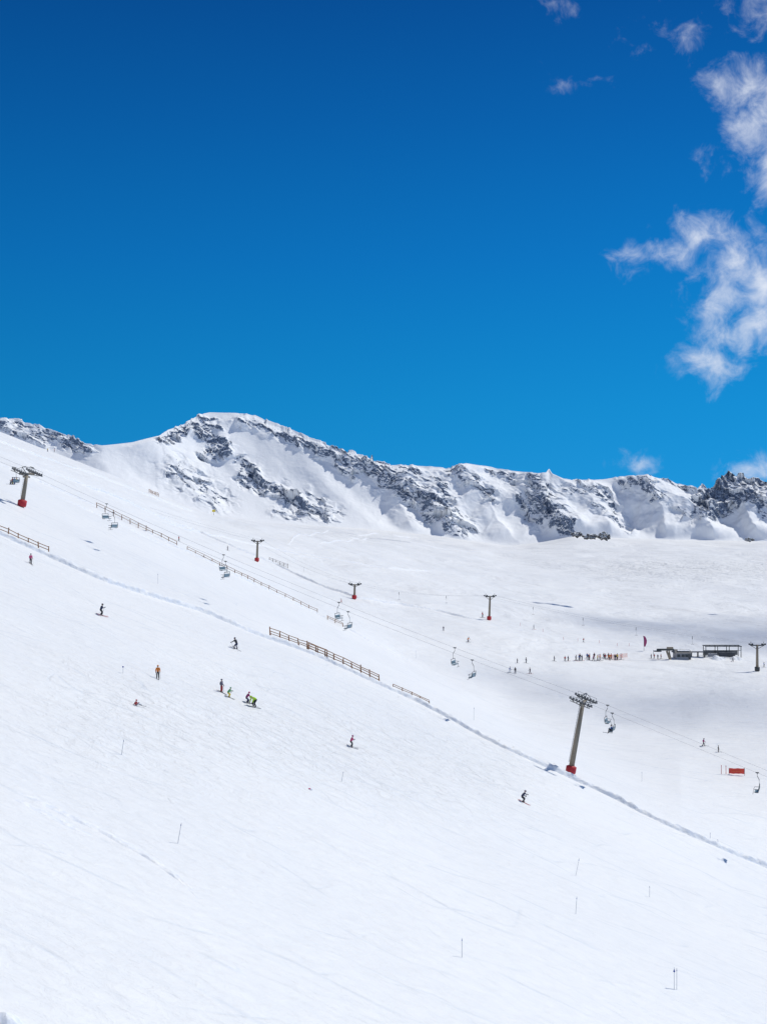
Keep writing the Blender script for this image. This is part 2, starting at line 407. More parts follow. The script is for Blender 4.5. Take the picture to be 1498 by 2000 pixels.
bank([hit(*p)[0] for p in [(60,905),(180,955),(280,995),(390,1040),(460,1070),(540,1103),(620,1140),(700,1168),(780,1180),(860,1194),(950,1215)]], 1.9, .8, 'snow_bank', 13, .8, 12)
ridge_lines = [[(560,1021),(640,1036),(700,1046),(800,1050),(900,1062)], [(620,1062),(720,1052),(800,1060),(960,1082)],
        [(520,1060),(640,1090),(760,1110),(860,1116)], [(300,1012),(420,1046),(540,1072),(660,1098)], [(60,945),(160,990),(280,1046),(400,1100)]]
for i, l in enumerate(ridge_lines):
    bank([hit(*p)[0] for p in l], 2.6, .6, 'snow_ridge', 30 + i, 1.2, 25, .35)
for i, l in enumerate([[(-20,1520),(90,1570),(180,1612),(285,1668),(350,1715),(430,1790)], [(560,1806),(620,1820),(700,1838)], [(0,1603),(120,1665),(260,1722)], [(330,1840),(470,1895),(560,1950)], [(-20,1535),(90,1588),(180,1632),(240,1662)]]):
    bank([hit(*p)[0] for p in l], .8, .17 if i in (0, 4) else .1, 'snow_ridge', 50 + i, .25, 6, .6)

# ------------------------------------------------------------------ generic building blocks
def dirmat(d, up=Vector((0, 0, 1))):
    x = d.normalized(); y = up.cross(x).normalized(); z = x.cross(y)
    return Matrix((x, y, z)).transposed()
def fence(pts, h, rails, spacing, label, group, m=M['wood'], name='wooden_fence', pr=.09, lean=0.0, brace=False):
    P = [Vector(p) for p in pts]; L = [0]
    for a, b in zip(P[:-1], P[1:]): L.append(L[-1] + (b - a).length)
    n = max(2, int(round(L[-1] / spacing)) + 1)
    t = empty(name, P[0], 0, label, 'fence', group); o = P[0]
    arr = np.array([tuple(p) for p in P]); tops = []; bases = []
    rnd = random.Random(int(L[-1] * 100))
    for k in range(n):
        s = L[-1] * k / (n - 1)
        b = Vector((np.interp(s, L, arr[:, 0]), np.interp(s, L, arr[:, 1]), 0)); b.z = ground(b.x, b.y)
        up = Vector((lean + rnd.uniform(-.08, .08), rnd.uniform(-.1, .1), 1))
        hh = h * rnd.uniform(.85, 1.12)
        mb = MB().path([b - o - up * .3, b - o + up * hh], [pr, pr * .9], 6)
        if brace: mb.path([b - o + Vector((.1, .7, 0)), b - o + up * hh * .85], pr * .7, 5)
        mb.build('post', m, t); bases.append(b - o); tops.append(up * h)
    for r in rails:
        for a in range(0, n - 1, 3):
            e = min(a + 3, n - 1)
            q = [bases[k] + tops[k] * (r + rnd.uniform(-.05, .05)) + Vector((0, -pr, 0)) for k in range(a, e + 1)]
            MB().path(q, pr * .75, 4).build('rail', m, t)
    return t
G1 = 'wooden fences along the snow bank'
fence([alongA(p, 1.2) for p in range(-120, 108, 12)], 1.4, (.5, .9), 1.9, 'brown wooden rail fence beside the snow bank at the left edge', G1, pr=.10)
fence([alongA(p, 1.9) for p in range(528, 640, 10)], 1.65, (.45, .7, .95), 1.7, 'upper left stretch of the brown wooden fence in the middle of the near snow bank', G1, brace=True, pr=.1)
fence([alongA(p, 1.3) for p in range(600, 748, 10)], 1.7, (.45, .7, .95), 1.7, 'lower right stretch of the brown wooden fence in the middle of the near snow bank', G1, brace=True, pr=.11)
fence([alongA(p, 1.3) for p in range(768, 842, 10)], 1.15, (.72, .95), 1.7, 'short low wooden fence half buried in the snow bank', G1, pr=.08)
G2 = 'long wooden fences under the chairlift'
def hits(a, b, n=10): return [hit(a[0] + (b[0]-a[0])*k/n, a[1] + (b[1]-a[1])*k/n)[0] for k in range(n + 1)]
fence(hits((190,992),(346,1068)), 1.4, (.5, .95), 2.3, 'upper long brown wooden fence across the slope under the chairlift', G2, pr=.10)
fence(hits((366,1077),(620,1199)), 1.25, (.55, .95), 2.3, 'middle long brown wooden fence running down the slope under the chairlift', G2, pr=.09)
fence(hits((640,1210),(670,1224), 4), 1.0, (.6, .95), 2.3, 'short end piece of wooden fence below the long ones by two chairs', G2, pr=.1)
fence(hits((526,1097),(562,1110), 4), 1.5, (.25, .6, .95), 1.6, 'small grey wooden fence right of the small drag lift pylon', None, m=M['oldwood'], pr=.09)

# ------------------------------------------------------------------ chairlift
def make_pylon(base, head, linedir, arm, label, s=1.0, name='chairlift_pylon', nw=8, group='chairlift pylons'):
    t = empty(name, base, 0, label, 'ski lift pylon', group)
    H = head - base; up = H.normalized(); ld = linedir.normalized()
    side = Vector((0, 0, 1)).cross(ld).normalized()
    MB().path([up * -.8, up * (H.length * .55), H - up * .5 * s], [.48*s, .40*s, .32*s], 10).build('column', M['steel'], t, True)
    MB().path([up * .05, up * .35, up * 1.25, up * 1.4], [.75*s, .85*s, .85*s, .55*s], 12).build('base_pad', M['pad'], t, True)
    MB().box(H - up * .35 * s, (.4*s, arm * 2, .34*s), dirmat(ld)).box(H - up * .95 * s, (.3*s, arm * .9, .25*s), dirmat(ld)).build('crossarm', M['steel'], t)
    for sg in (-1, 1):
        c = H + side * arm * sg
        b = MB().box(c - up * .05, (4.0*s, .12*s, .14*s), dirmat(ld)).path([c - up*.6*s, c], .12*s, 6)
        for e in (-1, 1):
            b.path([c + ld * e * 1.2 * s - up * .1, c + ld * e * 1.2 * s + side * sg * .5*s - up * .1*s], .05*s, 5)
            b.path([c + ld * e * 1.9 * s, c + ld * e * .9 * s - up * .42*s, c - up * .5*s], .06*s, 5)
            b.path([c + ld * e * .3 * s, c + ld * e * .9 * s - up * .42*s], .05*s, 5)
        tr = b.build('sheave_beam', M['dark'], t)
        for k in range(nw):
            q = c + ld * ((k - (nw-1)/2) * 4.1 / nw * s) + Vector((0, 0, .12*s))
            MB().path([q - side * .07, q + side * .07], .19*s, 12).build('wheel', M['galv'], tr)
        w = MB()
        q = c + side * sg * .55 * s
        w.box(q - up * .3*s, (3.4*s, .35*s, .05), dirmat(ld))
        for e in (-1.6, -.5, .5, 1.6): w.path([q + ld * e * s - up*.3*s, q + ld * e * s + up * .55*s], .022, 4)
        w.path([q - ld * 1.6*s + up * .55*s, q + ld * 1.6*s + up * .55*s], .025, 4)
        w.build('catwalk', M['galv'], t)
    hl = MB()
    for sg in (-1, 1):
        hl.path([H + side*arm*sg*.8 - up*.2, H + side*arm*sg*.8 + up*.95*s, H + side*arm*sg*.3 + up*1.1*s], .05*s, 5)
        hl.path([H + side*arm*sg*.8 + up*.95*s, H + side*arm*sg*.2 - up*.2*s], .04*s, 5)
        hl.path([H + ld*sg*1.1*s + side*arm*.8 + up*.2, H + side*arm*.8 + up*.95*s], .035*s, 5)
        hl.path([H + ld*sg*1.1*s - side*arm*.8 + up*.2, H - side*arm*.8 + up*.95*s], .035*s, 5)
    hl.path([H + side*arm*.8 + up*.95*s, H - side*arm*.8 + up*.95*s], .06*s, 5)
    hl.build('lifting_frame', M['dark'], t)
    ld_ = MB(); off = -ld * .55 * s
    for e in (-.2, .2): ld_.path([up * 1.8 + off + side*e, H - up*.4 + off*.8 + side*e], .022, 4)
    k = 2.0
    while k < H.length - .6: ld_.path([up*k + off + side*.2, up*k + off - side*.2], .018, 4); k += .45
    ld_.build('ladder', M['galv'], t)
    return t
b1 = alongA(1113, 3.0); H1 = at(1139, 1368, b1.y + .5)
b2, _ = hit(43, 990); b2 = b2.copy(); H2 = at(54, 922, b2.y + .5)
ld = (H1 - H2).normalized(); sd = Vector((0,0,1)).cross(ld).normalized()
make_pylon(b1, H1, ld, 2.2, 'tall leaning chairlift pylon with red base pad behind the near snow bank at right', 1.0)
make_pylon(b2, H2, ld, 2.2, 'leaning chairlift pylon with red base pad high on the slope at far left', 1.0)
SAG = 1.3
def cable_pt(s, sg):
    p = H2.lerp(H1, s) + sd * 2.2 * sg + Vector((0, 0, .33))
    if 0 <= s <= 1: p.z -= SAG * 4 * s * (1 - s)
    return p
sgn_near = 1 if sd.y < 0 else -1
for sg in (-1, 1):
    pts = [cable_pt(s, sg) for s in np.linspace(-.6, 1.45, 60)]
    o = MB().path(pts, .017, 5).build('lift_cable', M['cable'])
    tag(o, ('nearer' if sg == sgn_near else 'farther') + ' of the two steel cables carrying the chairs of the chairlift', 'cable')

def make_chair():
    t = empty('lift_chair', (0,0,0))
    MB().box((0,0,.02), (.5,.16,.14)).path([(0,0,0),(0,0,-.2)], .06, 6).build('grip', M['dark'], t)
    MB().path([(0,0,-.1),(0,0,-.5),(-.28,0,-1.0),(-.32,0,-1.9)], .045, 6).build('hanger', M['dark'], t)
    fr = MB(); W = 1.05
    fr.path([(-.32,-W,-1.9),(-.32,W,-1.9)], .045, 6)
    for y in (-W, W): fr.path([(-.32,y,-1.9),(-.3,y,-2.5),(-.2,y,-2.85),(.35,y,-2.85)], .04, 6)
    fr.build('frame', M['dark'], t)
    MB().box((.1,0,-2.8), (.5,2.0,.07)).build('seat', M['seat'], t)
    MB().box((-.22,0,-2.45), (.07,2.0,.5), Matrix.Rotation(-.15, 3, 'Y')).build('backrest', M['seat'], t)
    sb = MB().path([(-.3,-W*.95,-2.35),(.45,-W*.95,-2.4),(.5,0,-2.42),(.45,W*.95,-2.4),(-.3,W*.95,-2.35)], .03, 5)
    sb.path([(.48,0,-2.42),(.62,0,-3.2)], .025, 5).path([(.62,-.8,-3.2),(.62,.8,-3.2)], .03, 5)
    sb.build('safety_bar', M['dark'], t)
    return t
chair0 = make_chair()
chair_defs = [
 (209, -1, 'far chairlift chair of the pair above the upper fence near the left'), (222, 1, 'near empty chairlift chair of the pair hanging above the upper fence near the left'),
 (437, -1, 'empty chairlift chair above the top of the middle long fence, farther one'), (441, 1, 'empty chairlift chair over the middle long fence, nearer and lower one'),
 (662, -1, 'far empty chairlift chair hanging above the end of the long wooden fence'), (680, 1, 'near empty chairlift chair beside the end of the long fence'),
 (888, -1, 'upper left empty chairlift chair of the pair in the middle of the span'), (922, 1, 'lower right empty chairlift chair of the pair in the middle of the span'),
 (1186, -1, 'far empty chairlift chair just right of the big pylon'), (1195, 1, 'near chairlift chair with a rider just right of the big pylon'),
 (1478, 1, 'empty chairlift chair hanging at the far right edge of the picture'), (30, 1, 'chairlift chair carrying brightly dressed riders beside the far left pylon')]
def s_for(px, sg):
    lo, hi = -.55, 1.44
    for _ in range(50):
        m_ = (lo + hi) / 2; p = cable_pt(m_, sg)
        if CX + F * p.x / p.y < px: lo = m_
        else: hi = m_
    return lo
CH = {}
for i, (px, side_, lab) in enumerate(chair_defs):
    sg = side_ * sgn_near
    o = chair0 if i == 0 else copy_tree(chair0)
    p = cable_pt(s_for(px, sg), sg)
    o.location = p; ang = math.atan2(ld.y, ld.x)
    o.rotation_euler = (0, 0, ang + (math.pi if side_ > 0 else 0))
    tag(o, lab, 'lift chair', 'chairs on the chairlift'); CH[px] = o

# ------------------------------------------------------------------ drag lift
def drag_pylon(px, py, hpx, label, arm=1.6, lean=.04, s=1.0):
    b, _ = hit(px, py); D = b.y; H = Vector((lean, 0, 1)) * hpx * D / F
    t = empty('drag_lift_pylon', b, 0, label, 'ski lift pylon', 'pylons of the drag lift')
    MB().path([(0,0,-.5), H * .6, H], [.42*s, .36*s, .3*s], 8).build('column', M['steel'], t, True)
    MB().path([(0,0,.02),(0,0,.3),(0,0,1.2),(0,0,1.3)], [.6*s,.75*s,.75*s,.5*s], 10).build('base_pad', M['pad'] if px < 1400 else M['dark'], t, True)
    MB().box(H - Vector((0,0,.2)), (arm*2, .35, .32)).build('crossarm', M['dark'], t)
    MB().path([H - Vector((arm*.9,0,.3)), H*.82, H - Vector((-arm*.9,0,.3))], .08, 5).build('brace', M['steel'], t)
    for sg in (-1, 1):
        c = H + Vector((sg*arm*.92, 0, 0))
        tr = MB().box(c, (1.0, .16, .2)).build('sheave_beam', M['dark'], t)
        for k in (-.45, .45): MB().path([c + Vector((k, -.08, .12)), c + Vector((k, .08, .12))], .26, 10).build('wheel', M['dark'], tr)
        MB().path([c + Vector((0,0,.1)), c + Vector((0,0,.85))], .07, 5).build('lifting_frame', M['dark'], t)
    return b + H
heads = [drag_pylon(502, 1097, 41, 'uppermost drag lift pylon with red base left of the small grey fence'),
         drag_pylon(692, 1170, 29, 'short drag lift pylon with red base above the hanging chairs in the middle'),
         drag_pylon(955, 1211, 47, 'drag lift pylon with red base alone on the basin right of centre'),
         drag_pylon(1478, 1311, 52, 'grey drag lift pylon at the right edge beside the lift station', 2.0, 0, 1.0)]
start = at(120, 930, 470)
line = [start] + heads
for sg in (-1, 1):
    pts = []
    for a, b in zip(line[:-1], line[1:]):
        for k in range(12):
            t = k / 12; p = a.lerp(b, t) + Vector((sg*1.45, 0, .2)); p.z -= 4*t*(1-t)*1.5; pts.append(p)
    pts.append(line[-1] + Vector((sg*1.45, 0, .2)))
    tag(MB().path(pts, .018, 4).build('lift_cable', M['cable']), ('left' if sg < 0 else 'right') + ' hand steel cable of the drag lift crossing the upper basin', 'cable')
ords = ['first','second','third','fourth','fifth','sixth','seventh','eighth','ninth','tenth','eleventh','twelfth','thirteenth','fourteenth','fifteenth','sixteenth','seventeenth','eighteenth','nineteenth','twentieth','twenty-first','twenty-second','twenty-third','twenty-fourth']
def drag_bar(p, label):
    t = empty('drag_bar', p, 0, label, 'drag lift bar', 'bars hanging on the drag lift cable')
    MB().path([(0,0,0),(0,0,-.9)], .08, 6).build('spring_box', M['galv'], t)
    MB().path([(0,0,-.9),(.05,0,-2.4)], .02, 4).build('rope', M['dark'], t)
    MB().path([(-.4,0,-2.4),(.5,0,-2.4)], .04, 5).build('cross_bar', M['dark'], t)
for i, (k, tt) in enumerate(((1,.35),(1,.7),(2,.2),(2,.4),(2,.6),(2,.8))):
    a, b = heads[k], heads[k+1]; p = a.lerp(b, tt) + Vector((-1.45, 0, .2)); p.z -= 4*tt*(1-tt)*1.5
    drag_bar(p, ords[i] + ' hanging drag lift bar counted from the short middle pylon toward the station')

# ------------------------------------------------------------------ people
def skin_mesh(pts, edges, rad, name, sub=1):
    me = bpy.data.meshes.new(name); me.from_pydata([tuple(p) for p in pts], edges, [])
    ob = bpy.data.objects.new(name, me); C.objects.link(ob)
    ob.modifiers.new('s', 'SKIN')
    for i, r in enumerate(rad):
        sv = me.skin_vertices[0].data[i]; sv.radius = (r if isinstance(r, tuple) else (r, r)); sv.use_root = (i == 0)
    ms = ob.modifiers.new('u', 'SUBSURF'); ms.levels = sub
    dg = bpy.context.evaluated_depsgraph_get(); dg.update()
    out = bpy.data.meshes.new_from_object(ob.evaluated_get(dg)); out.name = name
    bpy.data.objects.remove(ob)
    out.polygons.foreach_set('use_smooth', [True] * len(out.polygons))
    return out
POSE = {
 'stand': dict(pel=(0,0,.95), spi=(0,.01,1.15), che=(0,0,1.36), nec=(0,.01,1.5), hea=(0,.03,1.66),
    el=(-.27,-.03,1.13), wl=(-.27,.14,.93), er=(.27,-.03,1.13), wr=(.27,.14,.93), kl=(-.12,.04,.5), al=(-.13,-.02,.12), kr=(.12,.04,.5), ar=(.13,-.02,.12)),
 'ski': dict(pel=(0,-.2,.76), spi=(0,-.08,.94), che=(0,.1,1.12), nec=(0,.17,1.24), hea=(0,.24,1.39),
    el=(-.38,.12,.98), wl=(-.44,.36,.92), er=(.38,.12,.98), wr=(.44,.36,.92), kl=(-.16,.14,.45), al=(-.17,-.04,.13), kr=(.16,.14,.45), ar=(.17,-.04,.13)),
 'turn': dict(pel=(.06,-.12,.8), spi=(.03,-.04,1.0), che=(-.02,.06,1.2), nec=(-.03,.1,1.33), hea=(-.03,.15,1.48),
    el=(-.42,.1,1.12), wl=(-.62,.26,1.02), er=(.32,.06,1.02), wr=(.46,.28,1.12), kl=(-.2,.14,.46), al=(-.3,-.02,.13), kr=(.2,.1,.46), ar=(.26,-.04,.13)),
 'bend': dict(pel=(0,-.2,.84), spi=(0,-.02,.96), che=(0,.2,1.04), nec=(0,.32,1.08), hea=(0,.47,1.14),
    el=(-.26,.3,.82), wl=(-.24,.42,.58), er=(.26,.3,.82), wr=(.24,.42,.58), kl=(-.15,.08,.48), al=(-.2,-.04,.12), kr=(.15,.08,.48), ar=(.2,-.04,.12)),
 'walk': dict(pel=(0,0,.93), spi=(0,.03,1.13), che=(0,.06,1.34), nec=(0,.09,1.47), hea=(0,.12,1.62),
    el=(-.27,-.12,1.12), wl=(-.3,.0,.9), er=(.27,.12,1.12), wr=(.28,.34,1.0), kl=(-.11,.22,.54), al=(-.11,.22,.13), kr=(.11,-.04,.5), ar=(.11,-.3,.15)),
 'sit': dict(pel=(0,0,.1), spi=(0,-.02,.3), che=(0,-.02,.52), nec=(0,0,.66), hea=(0,.03,.82),
    el=(-.26,.1,.32), wl=(-.2,.34,.3), er=(.26,.1,.32), wr=(.2,.34,.3), kl=(-.12,.46,.12), al=(-.12,.5,-.32), kr=(.12,.46,.12), ar=(.12,.5,-.32)),
 'snowsit': dict(pel=(0,0,.14), spi=(0,-.03,.33), che=(0,.02,.53), nec=(0,.06,.66), hea=(0,.1,.81),
    el=(-.28,-.12,.36), wl=(-.34,-.2,.12), er=(.27,.18,.4), wr=(.2,.38,.45), kl=(-.16,.38,.42), al=(-.17,.66,.12), kr=(.18,.42,.36), ar=(.2,.74,.12)),
}
RIG = {}
def build_pose(key):
    p = {k: Vector(v) for k, v in POSE[key].items()}
    sc = p['che'].lerp(p['nec'], .45)
    sl = sc + Vector((-.19, 0, 0)); sr = sc + Vector((.19, 0, 0))
    hl = p['pel'] + Vector((-.1, .01, -.04)); hr = p['pel'] + Vector((.1, .01, -.04))
    hd = (p['hea'] - p['nec']).normalized()
    tl = p['al'] + Vector((0, .2, -.06)); tr = p['ar'] + Vector((0, .2, -.06))
    face = p['hea'] + Vector((0, .105, -.02))
    P = [p['pel'], p['spi'], p['che'], p['nec'], p['nec'].lerp(p['hea'], .55), p['hea'], p['hea'] + hd * .07, face,
         sl, p['el'], p['wl'], sr, p['er'], p['wr'], hl, p['kl'], p['al'], tl, hr, p['kr'], p['ar'], tr]
    E = [(0,1),(1,2),(2,3),(3,4),(4,5),(5,6),(5,7),(2,8),(8,9),(9,10),(2,11),(11,12),(12,13),(0,14),(14,15),(15,16),(16,17),(0,18),(18,19),(19,20),(20,21)]
    Rr = [.12,.115,.13,.055,.075,.095,.08,.018,.06,.042,.03,.06,.042,.03,.085,.055,.04,.035,.085,.055,.04,.035]
    out = {'body': skin_mesh(P, E, Rr, 'body')}
    for s, w, e in ((-1, 'wl', 'el'), (1, 'wr', 'er')):
        d = (p[w] - p[e]).normalized(); pal = p[w] + d * .09
        P2 = [p[w], pal]; E2 = [(0,1)]; R2 = [.05, .052]
        acr = Vector((0, 0, 1)) - d * d.z
        if acr.length < .1: acr = Vector((0, 1, 0))
        acr.normalize(); inn_ = Vector((-s, 0, 0))
        for f in range(4):
            b = len(P2); ofs = acr * (.036 - .024 * f); ln = (.04, .047, .044, .034)[f]
            P2 += [pal + ofs + d * .03, pal + ofs + d * (.03 + ln), pal + ofs + d * (.02 + ln) + inn_ * .04]
            E2 += [(1, b), (b, b+1), (b+1, b+2)]; R2 += [.013, .011, .010]
        b = len(P2); P2 += [p[w] + d * .04 + acr * .055 + inn_ * .03, p[w] + d * .09 + acr * .06 + inn_ * .06]
        E2 += [(0, b), (b, b+1)]; R2 += [.014, .012]
        out['glove' + w] = skin_mesh(P2, E2, R2, 'glove')
    P = [p['spi'], p['pel'] + Vector((0,0,.0)), p['che'], sc + (p['nec']-p['che'])*.35, sl, p['el'], p['wl'], sr, p['er'], p['wr']]
    E = [(0,1),(0,2),(2,3),(2,4),(4,5),(5,6),(2,7),(7,8),(8,9)]
    out['jacket'] = skin_mesh(P, E, [(.17,.15),(.18,.165),(.18,.15),.09,.095,.075,.055,.095,.075,.055], 'jacket')
    P = [p['pel'], p['pel'].lerp(p['spi'], .4), hl, p['kl'], p['al'] + Vector((0,0,.02)), hr, p['kr'], p['ar'] + Vector((0,0,.02))]
    out['trousers'] = skin_mesh(P, [(0,1),(0,2),(2,3),(3,4),(0,5),(5,6),(6,7)], [.155,.14,.12,.088,.085,.12,.088,.085], 'trousers')
    for s, a, tt in ((-1, 'al', tl), (1, 'ar', tr)):
        out['boot' + a] = skin_mesh([p[a] + Vector((0,0,.14)), p[a] + Vector((0,-.03,-.04)), p[a] + Vector((0,.1,-.06)), tt], [(0,1),(1,2),(2,3)], [.07,.07,.06,.05], 'boot')
    hb = MB().ell(p['hea'] + Vector((0,-.012,.035)), (.125,.14,.13), 14, 7, -.35); out['helmet'] = hb.mesh('helmet', True)
    g = MB(); c = p['hea'] + Vector((0,0,.01))
    g.path([c + Vector((.115*math.sin(a), .118*math.cos(a), 0)) for a in np.linspace(-1.1, 1.1, 8)], .036, 6); out['goggles'] = g.mesh('goggles', True)
    RIG[key] = (out, p)
for k in POSE: build_pose(k)
def ski_mesh():
    mb = MB(); L = [-.75,-.4,0,.4,.75,.86,.93]; W = [.05,.042,.036,.042,.052,.045,.02]; Z = [.02,.012,.012,.012,.02,.06,.11]
    for x, w, z in zip(L, W, Z):
        mb.v += [Vector((-w,x,z)), Vector((w,x,z)), Vector((w,x,z+.02)), Vector((-w,x,z+.02))]
    for i in range(len(L)-1):
        for k in range(4): mb.f.append([i*4+k, i*4+(k+1)%4, (i+1)*4+(k+1)%4, (i+1)*4+k])
    mb.f.append([0,1,2,3][::-1]); mb.f.append([(len(L)-1)*4+k for k in range(4)])
    return mb.mesh('ski')
SKI = ski_mesh(); SKI.materials.append(M['ski'])
for k, (out, p) in RIG.items():
    for m_ in out.values(): m_.materials.append(M['black'])
POLE = {}
def part(t, name, me, m, loc=(0,0,0), rot=(0,0,0)):
    o = bpy.data.objects.new(name, me); C.objects.link(o); o.parent = t; o.location = loc; o.rotation_euler = rot
    o.material_slots[0].link = 'OBJECT'; o.material_slots[0].material = m
    return o
def person(loc, nrm, height, pose, rz, jk, tr, hm, label, group=None, skis=True, poles=True, detail=True):
    out, p = RIG[pose]
    t = empty('person', loc, R(rz), label, 'person', group); s = height / 1.78; t.scale = (s, s, s)
    part(t, 'body', out['body'], M['skin']); part(t, 'jacket', out['jacket'], M[jk]); part(t, 'trousers', out['trousers'], M[tr])
    part(t, 'helmet', out['helmet'], M[hm])
    for a in ('al', 'ar'): part(t, 'boot', out['boot' + a], M['boot'])
    if detail:
        part(t, 'goggles', out['goggles'], M['lens'])
        for w in ('wl', 'wr'): part(t, 'glove', out['glove' + w], M['glove'])
    if skis:
        nl = Matrix.Rotation(-R(rz), 3, 'Z') @ nrm
        for a, yaw in (('al', -.06), ('ar', .06)):
            q = p[a]; fw = Vector((math.sin(-yaw), math.cos(yaw), 0)); fw = (fw - nl * fw.dot(nl)).normalized()
            xx = fw.cross(nl).normalized(); rot = Matrix((xx, fw, nl)).transposed().to_euler()
            zg = -(nl.x * q.x + nl.y * q.y) / max(nl.z, .3)
            if pose in ('sit', 'snowsit'): zg = q.z - .12
            zg = max(zg, q.z - .14) if pose not in ('sit',) else zg
            part(t, 'ski', SKI, M['ski'] if jk != 'navy' else M['skir'], (q.x, q.y + .05, zg), rot)
    if poles and pose not in ('sit', 'snowsit'):
        for w, sx in (('wl', -1), ('wr', 1)):
            if (pose, w) not in POLE:
                h = p[w]; tip = Vector((h.x + sx*.1, h.y - (.45 if pose in ('ski','turn') else .02), .06 if pose not in ('ski',) else .2))
                d = (tip - h).normalized(); mb = MB().path([h - d*.12, tip], [.014, .008], 5); mb.path([tip - d*.07, tip - d*.06], .05, 8)
                POLE[(pose, w)] = mb.mesh('ski_pole'); POLE[(pose, w)].materials.append(M['dark'])
            part(t, 'ski_pole', POLE[(pose, w)], M['dark'])
    return t
def put(px, py, hpx, pose, rz, jk, tr, hm, label, group=None, **kw):
    loc, n = hit(px, py); h0 = {'stand':1.78,'walk':1.74,'ski':1.52,'turn':1.6,'bend':1.28,'snowsit':.95}[pose]
    hh = hpx * loc.y / F / h0 * 1.78
    loc = loc - Vector((0, 0, .02))
    return person(loc, n, hh, pose, rz, jk, tr, hm, label, group, **kw)
put(61,1101,20,'stand',-140,'pink','black','black','skier in pink jacket and dark trousers below the fence at the left edge')
put(199,1202,23,'turn',-60,'navy','black','black','skier in dark navy with one arm stretched out, alone at upper left of the piste')
put(461,1268,23,'turn',60,'black','navy','black','skier in black mid turn just below the near snow bank left of the wooden fence')
put(309,1326,27,'stand',-170,'orange','black','orange','person standing in an orange jacket and black trousers')
put(433,1352,26,'stand',-120,'grey','red','grey','person in grey jacket and red trousers standing left of the child in green')
put(448,1362,20,'ski',-100,'green','yellow','green','person in green jacket and yellow trousers with knees bent in the group of four')
put(484,1373,22,'ski',-60,'purple','navy','pink','person in purple and pink crouching in the group of four')
put(497,1381,23,'bend',130,'lime','black','lime','person in lime jacket and black trousers bending forward, rightmost of the group')
put(687,1459,23,'turn',-80,'pink','black','purple','lone skier in magenta jacket and black trousers in the middle of the piste')
put(1022,1567,24,'ski',-110,'navy','black','grey','lone skier in dark clothes crouching on skis at right below the snow bank')
put(266,1378,12,'snowsit',-60,'red','white','red','person in red jacket sitting on the snow, left of centre')
put(1373,1457,15,'walk',-90,'purple','black','black','skier in dark red jacket above the orange banner, left one of the two')
put(1402,1469,13,'stand',-90,'black','black','black','skier in dark clothes above the orange banner, right one of the two')
far = [
 (94,882,7,'stand','yellow','black','tiny person in yellow on the upper slope edge at far left'),
 (107,883,7,'stand','red','black','tiny person in red on the upper slope edge at far left'),
 (445,1075,9,'stand','grey','black','tiny person in grey uphill left of the upper drag lift pylon'),
 (350,1056,9,'stand','red','black','tiny person in red at the gap between the two long fences'),
 (667,1177,8,'walk','red','red','tiny person in red left of the short drag lift pylon'),
 (942,1206,11,'stand','red','navy','person in red jacket waiting left of the lone drag lift pylon'),
 (866,1232,9,'walk','grey','grey','far skier in grey left of the lone drag lift pylon, higher of two'),
 (914,1254,10,'ski','orange','grey','far skier in orange below the lone drag lift pylon'),
 (1042,1229,9,'stand','navy','black','far skier in dark blue right of the lone drag lift pylon'),
 (1139,1254,8,'walk','red','black','far skier in red above the waiting crowd'),
 (995,1314,12,'walk','blue','white','skier in blue jacket and white trousers, leftmost of the pair on the flat'),
 (1006,1315,12,'stand','black','navy','skier in black beside the one in blue on the flat'),
 (1035,1316,12,'walk','navy','grey','skier in dark blue alone right of the pair on the flat'),
 (1010,1295,9,'stand','black','black','far skier in black behind the pair on the flat, left'),
 (1027,1295,11,'stand','black','navy','far skier in black behind the pair on the flat, right'),
 (1082,1291,10,'stand','black','black','person in black standing apart left of the waiting crowd'),
 (1103,1291,10,'stand','red','black','person in red standing left of the waiting crowd'),
 (1109,1291,10,'stand','navy','black','person in navy next to the one in red left of the crowd'),
 (1271,1286,9,'stand','grey','black','person in grey left of the lift machinery, first of four'),
 (1277,1286,9,'stand','red','black','person in red left of the lift machinery, second of four'),
 (1284,1287,9,'stand','navy','black','person in navy left of the lift machinery, third of four'),
 (1290,1287,10,'stand','red','grey','person in red and grey left of the lift machinery, fourth of four'),
 (1430,1292,9,'walk','navy','black','person in navy in front of the black framed shelter'),
 (1491,1303,10,'stand','blue','black','person in blue right of the grey pylon at the right edge')]
rn = random.Random(3)
for px, py, h, pose, j, t_, lab in far:
    put(px, py, h, pose, rn.choice((-90, -120, 90, 180, -60)), j, t_, 'black', lab, skis=True, poles=(h > 9), detail=(h > 9))
cx_ = [1124,1130,1132,1136,1146,1149,1151,1158,1160,1166,1169,1172,1178,1180,1182,1187,1190,1193,1200,1202,1205,1212]
cc = ['navy','blue','black','navy','blue','black','red','purple','black','yellow','red','orange','black','navy','red','black','orange','red','navy','black','yellow','red']
for i, (x, c) in enumerate(zip(cx_, cc)):
    put(x, 1289 + rn.uniform(-3.5, 2.5), rn.uniform(10, 13), rn.choice(('stand','stand','walk')), rn.choice((-90,-110,-60,180)), c, rn.choice(('black','navy','black','grey')), rn.choice(('black','red','grey')),
        '%s person from the left in the waiting crowd, in %s jacket' % (ords[i], c), 'people waiting in a line on the basin', poles=False, detail=False)
def rider(ch, y, j, t_, hm, label):
    mw = Matrix.Translation(ch.location) @ Matrix.Rotation(ch.rotation_euler.z, 4, 'Z')
    q = mw @ Vector((.05, y, -2.74))
    return person(q, Vector((0,0,1)), 1.72, 'sit', math.degrees(ch.rotation_euler.z) - 90, j, t_, hm, label, 'riders on the chairlift')
rider(CH[30], -.6, 'yellow', 'blue', 'red', 'chairlift rider in yellow jacket by the far left pylon')
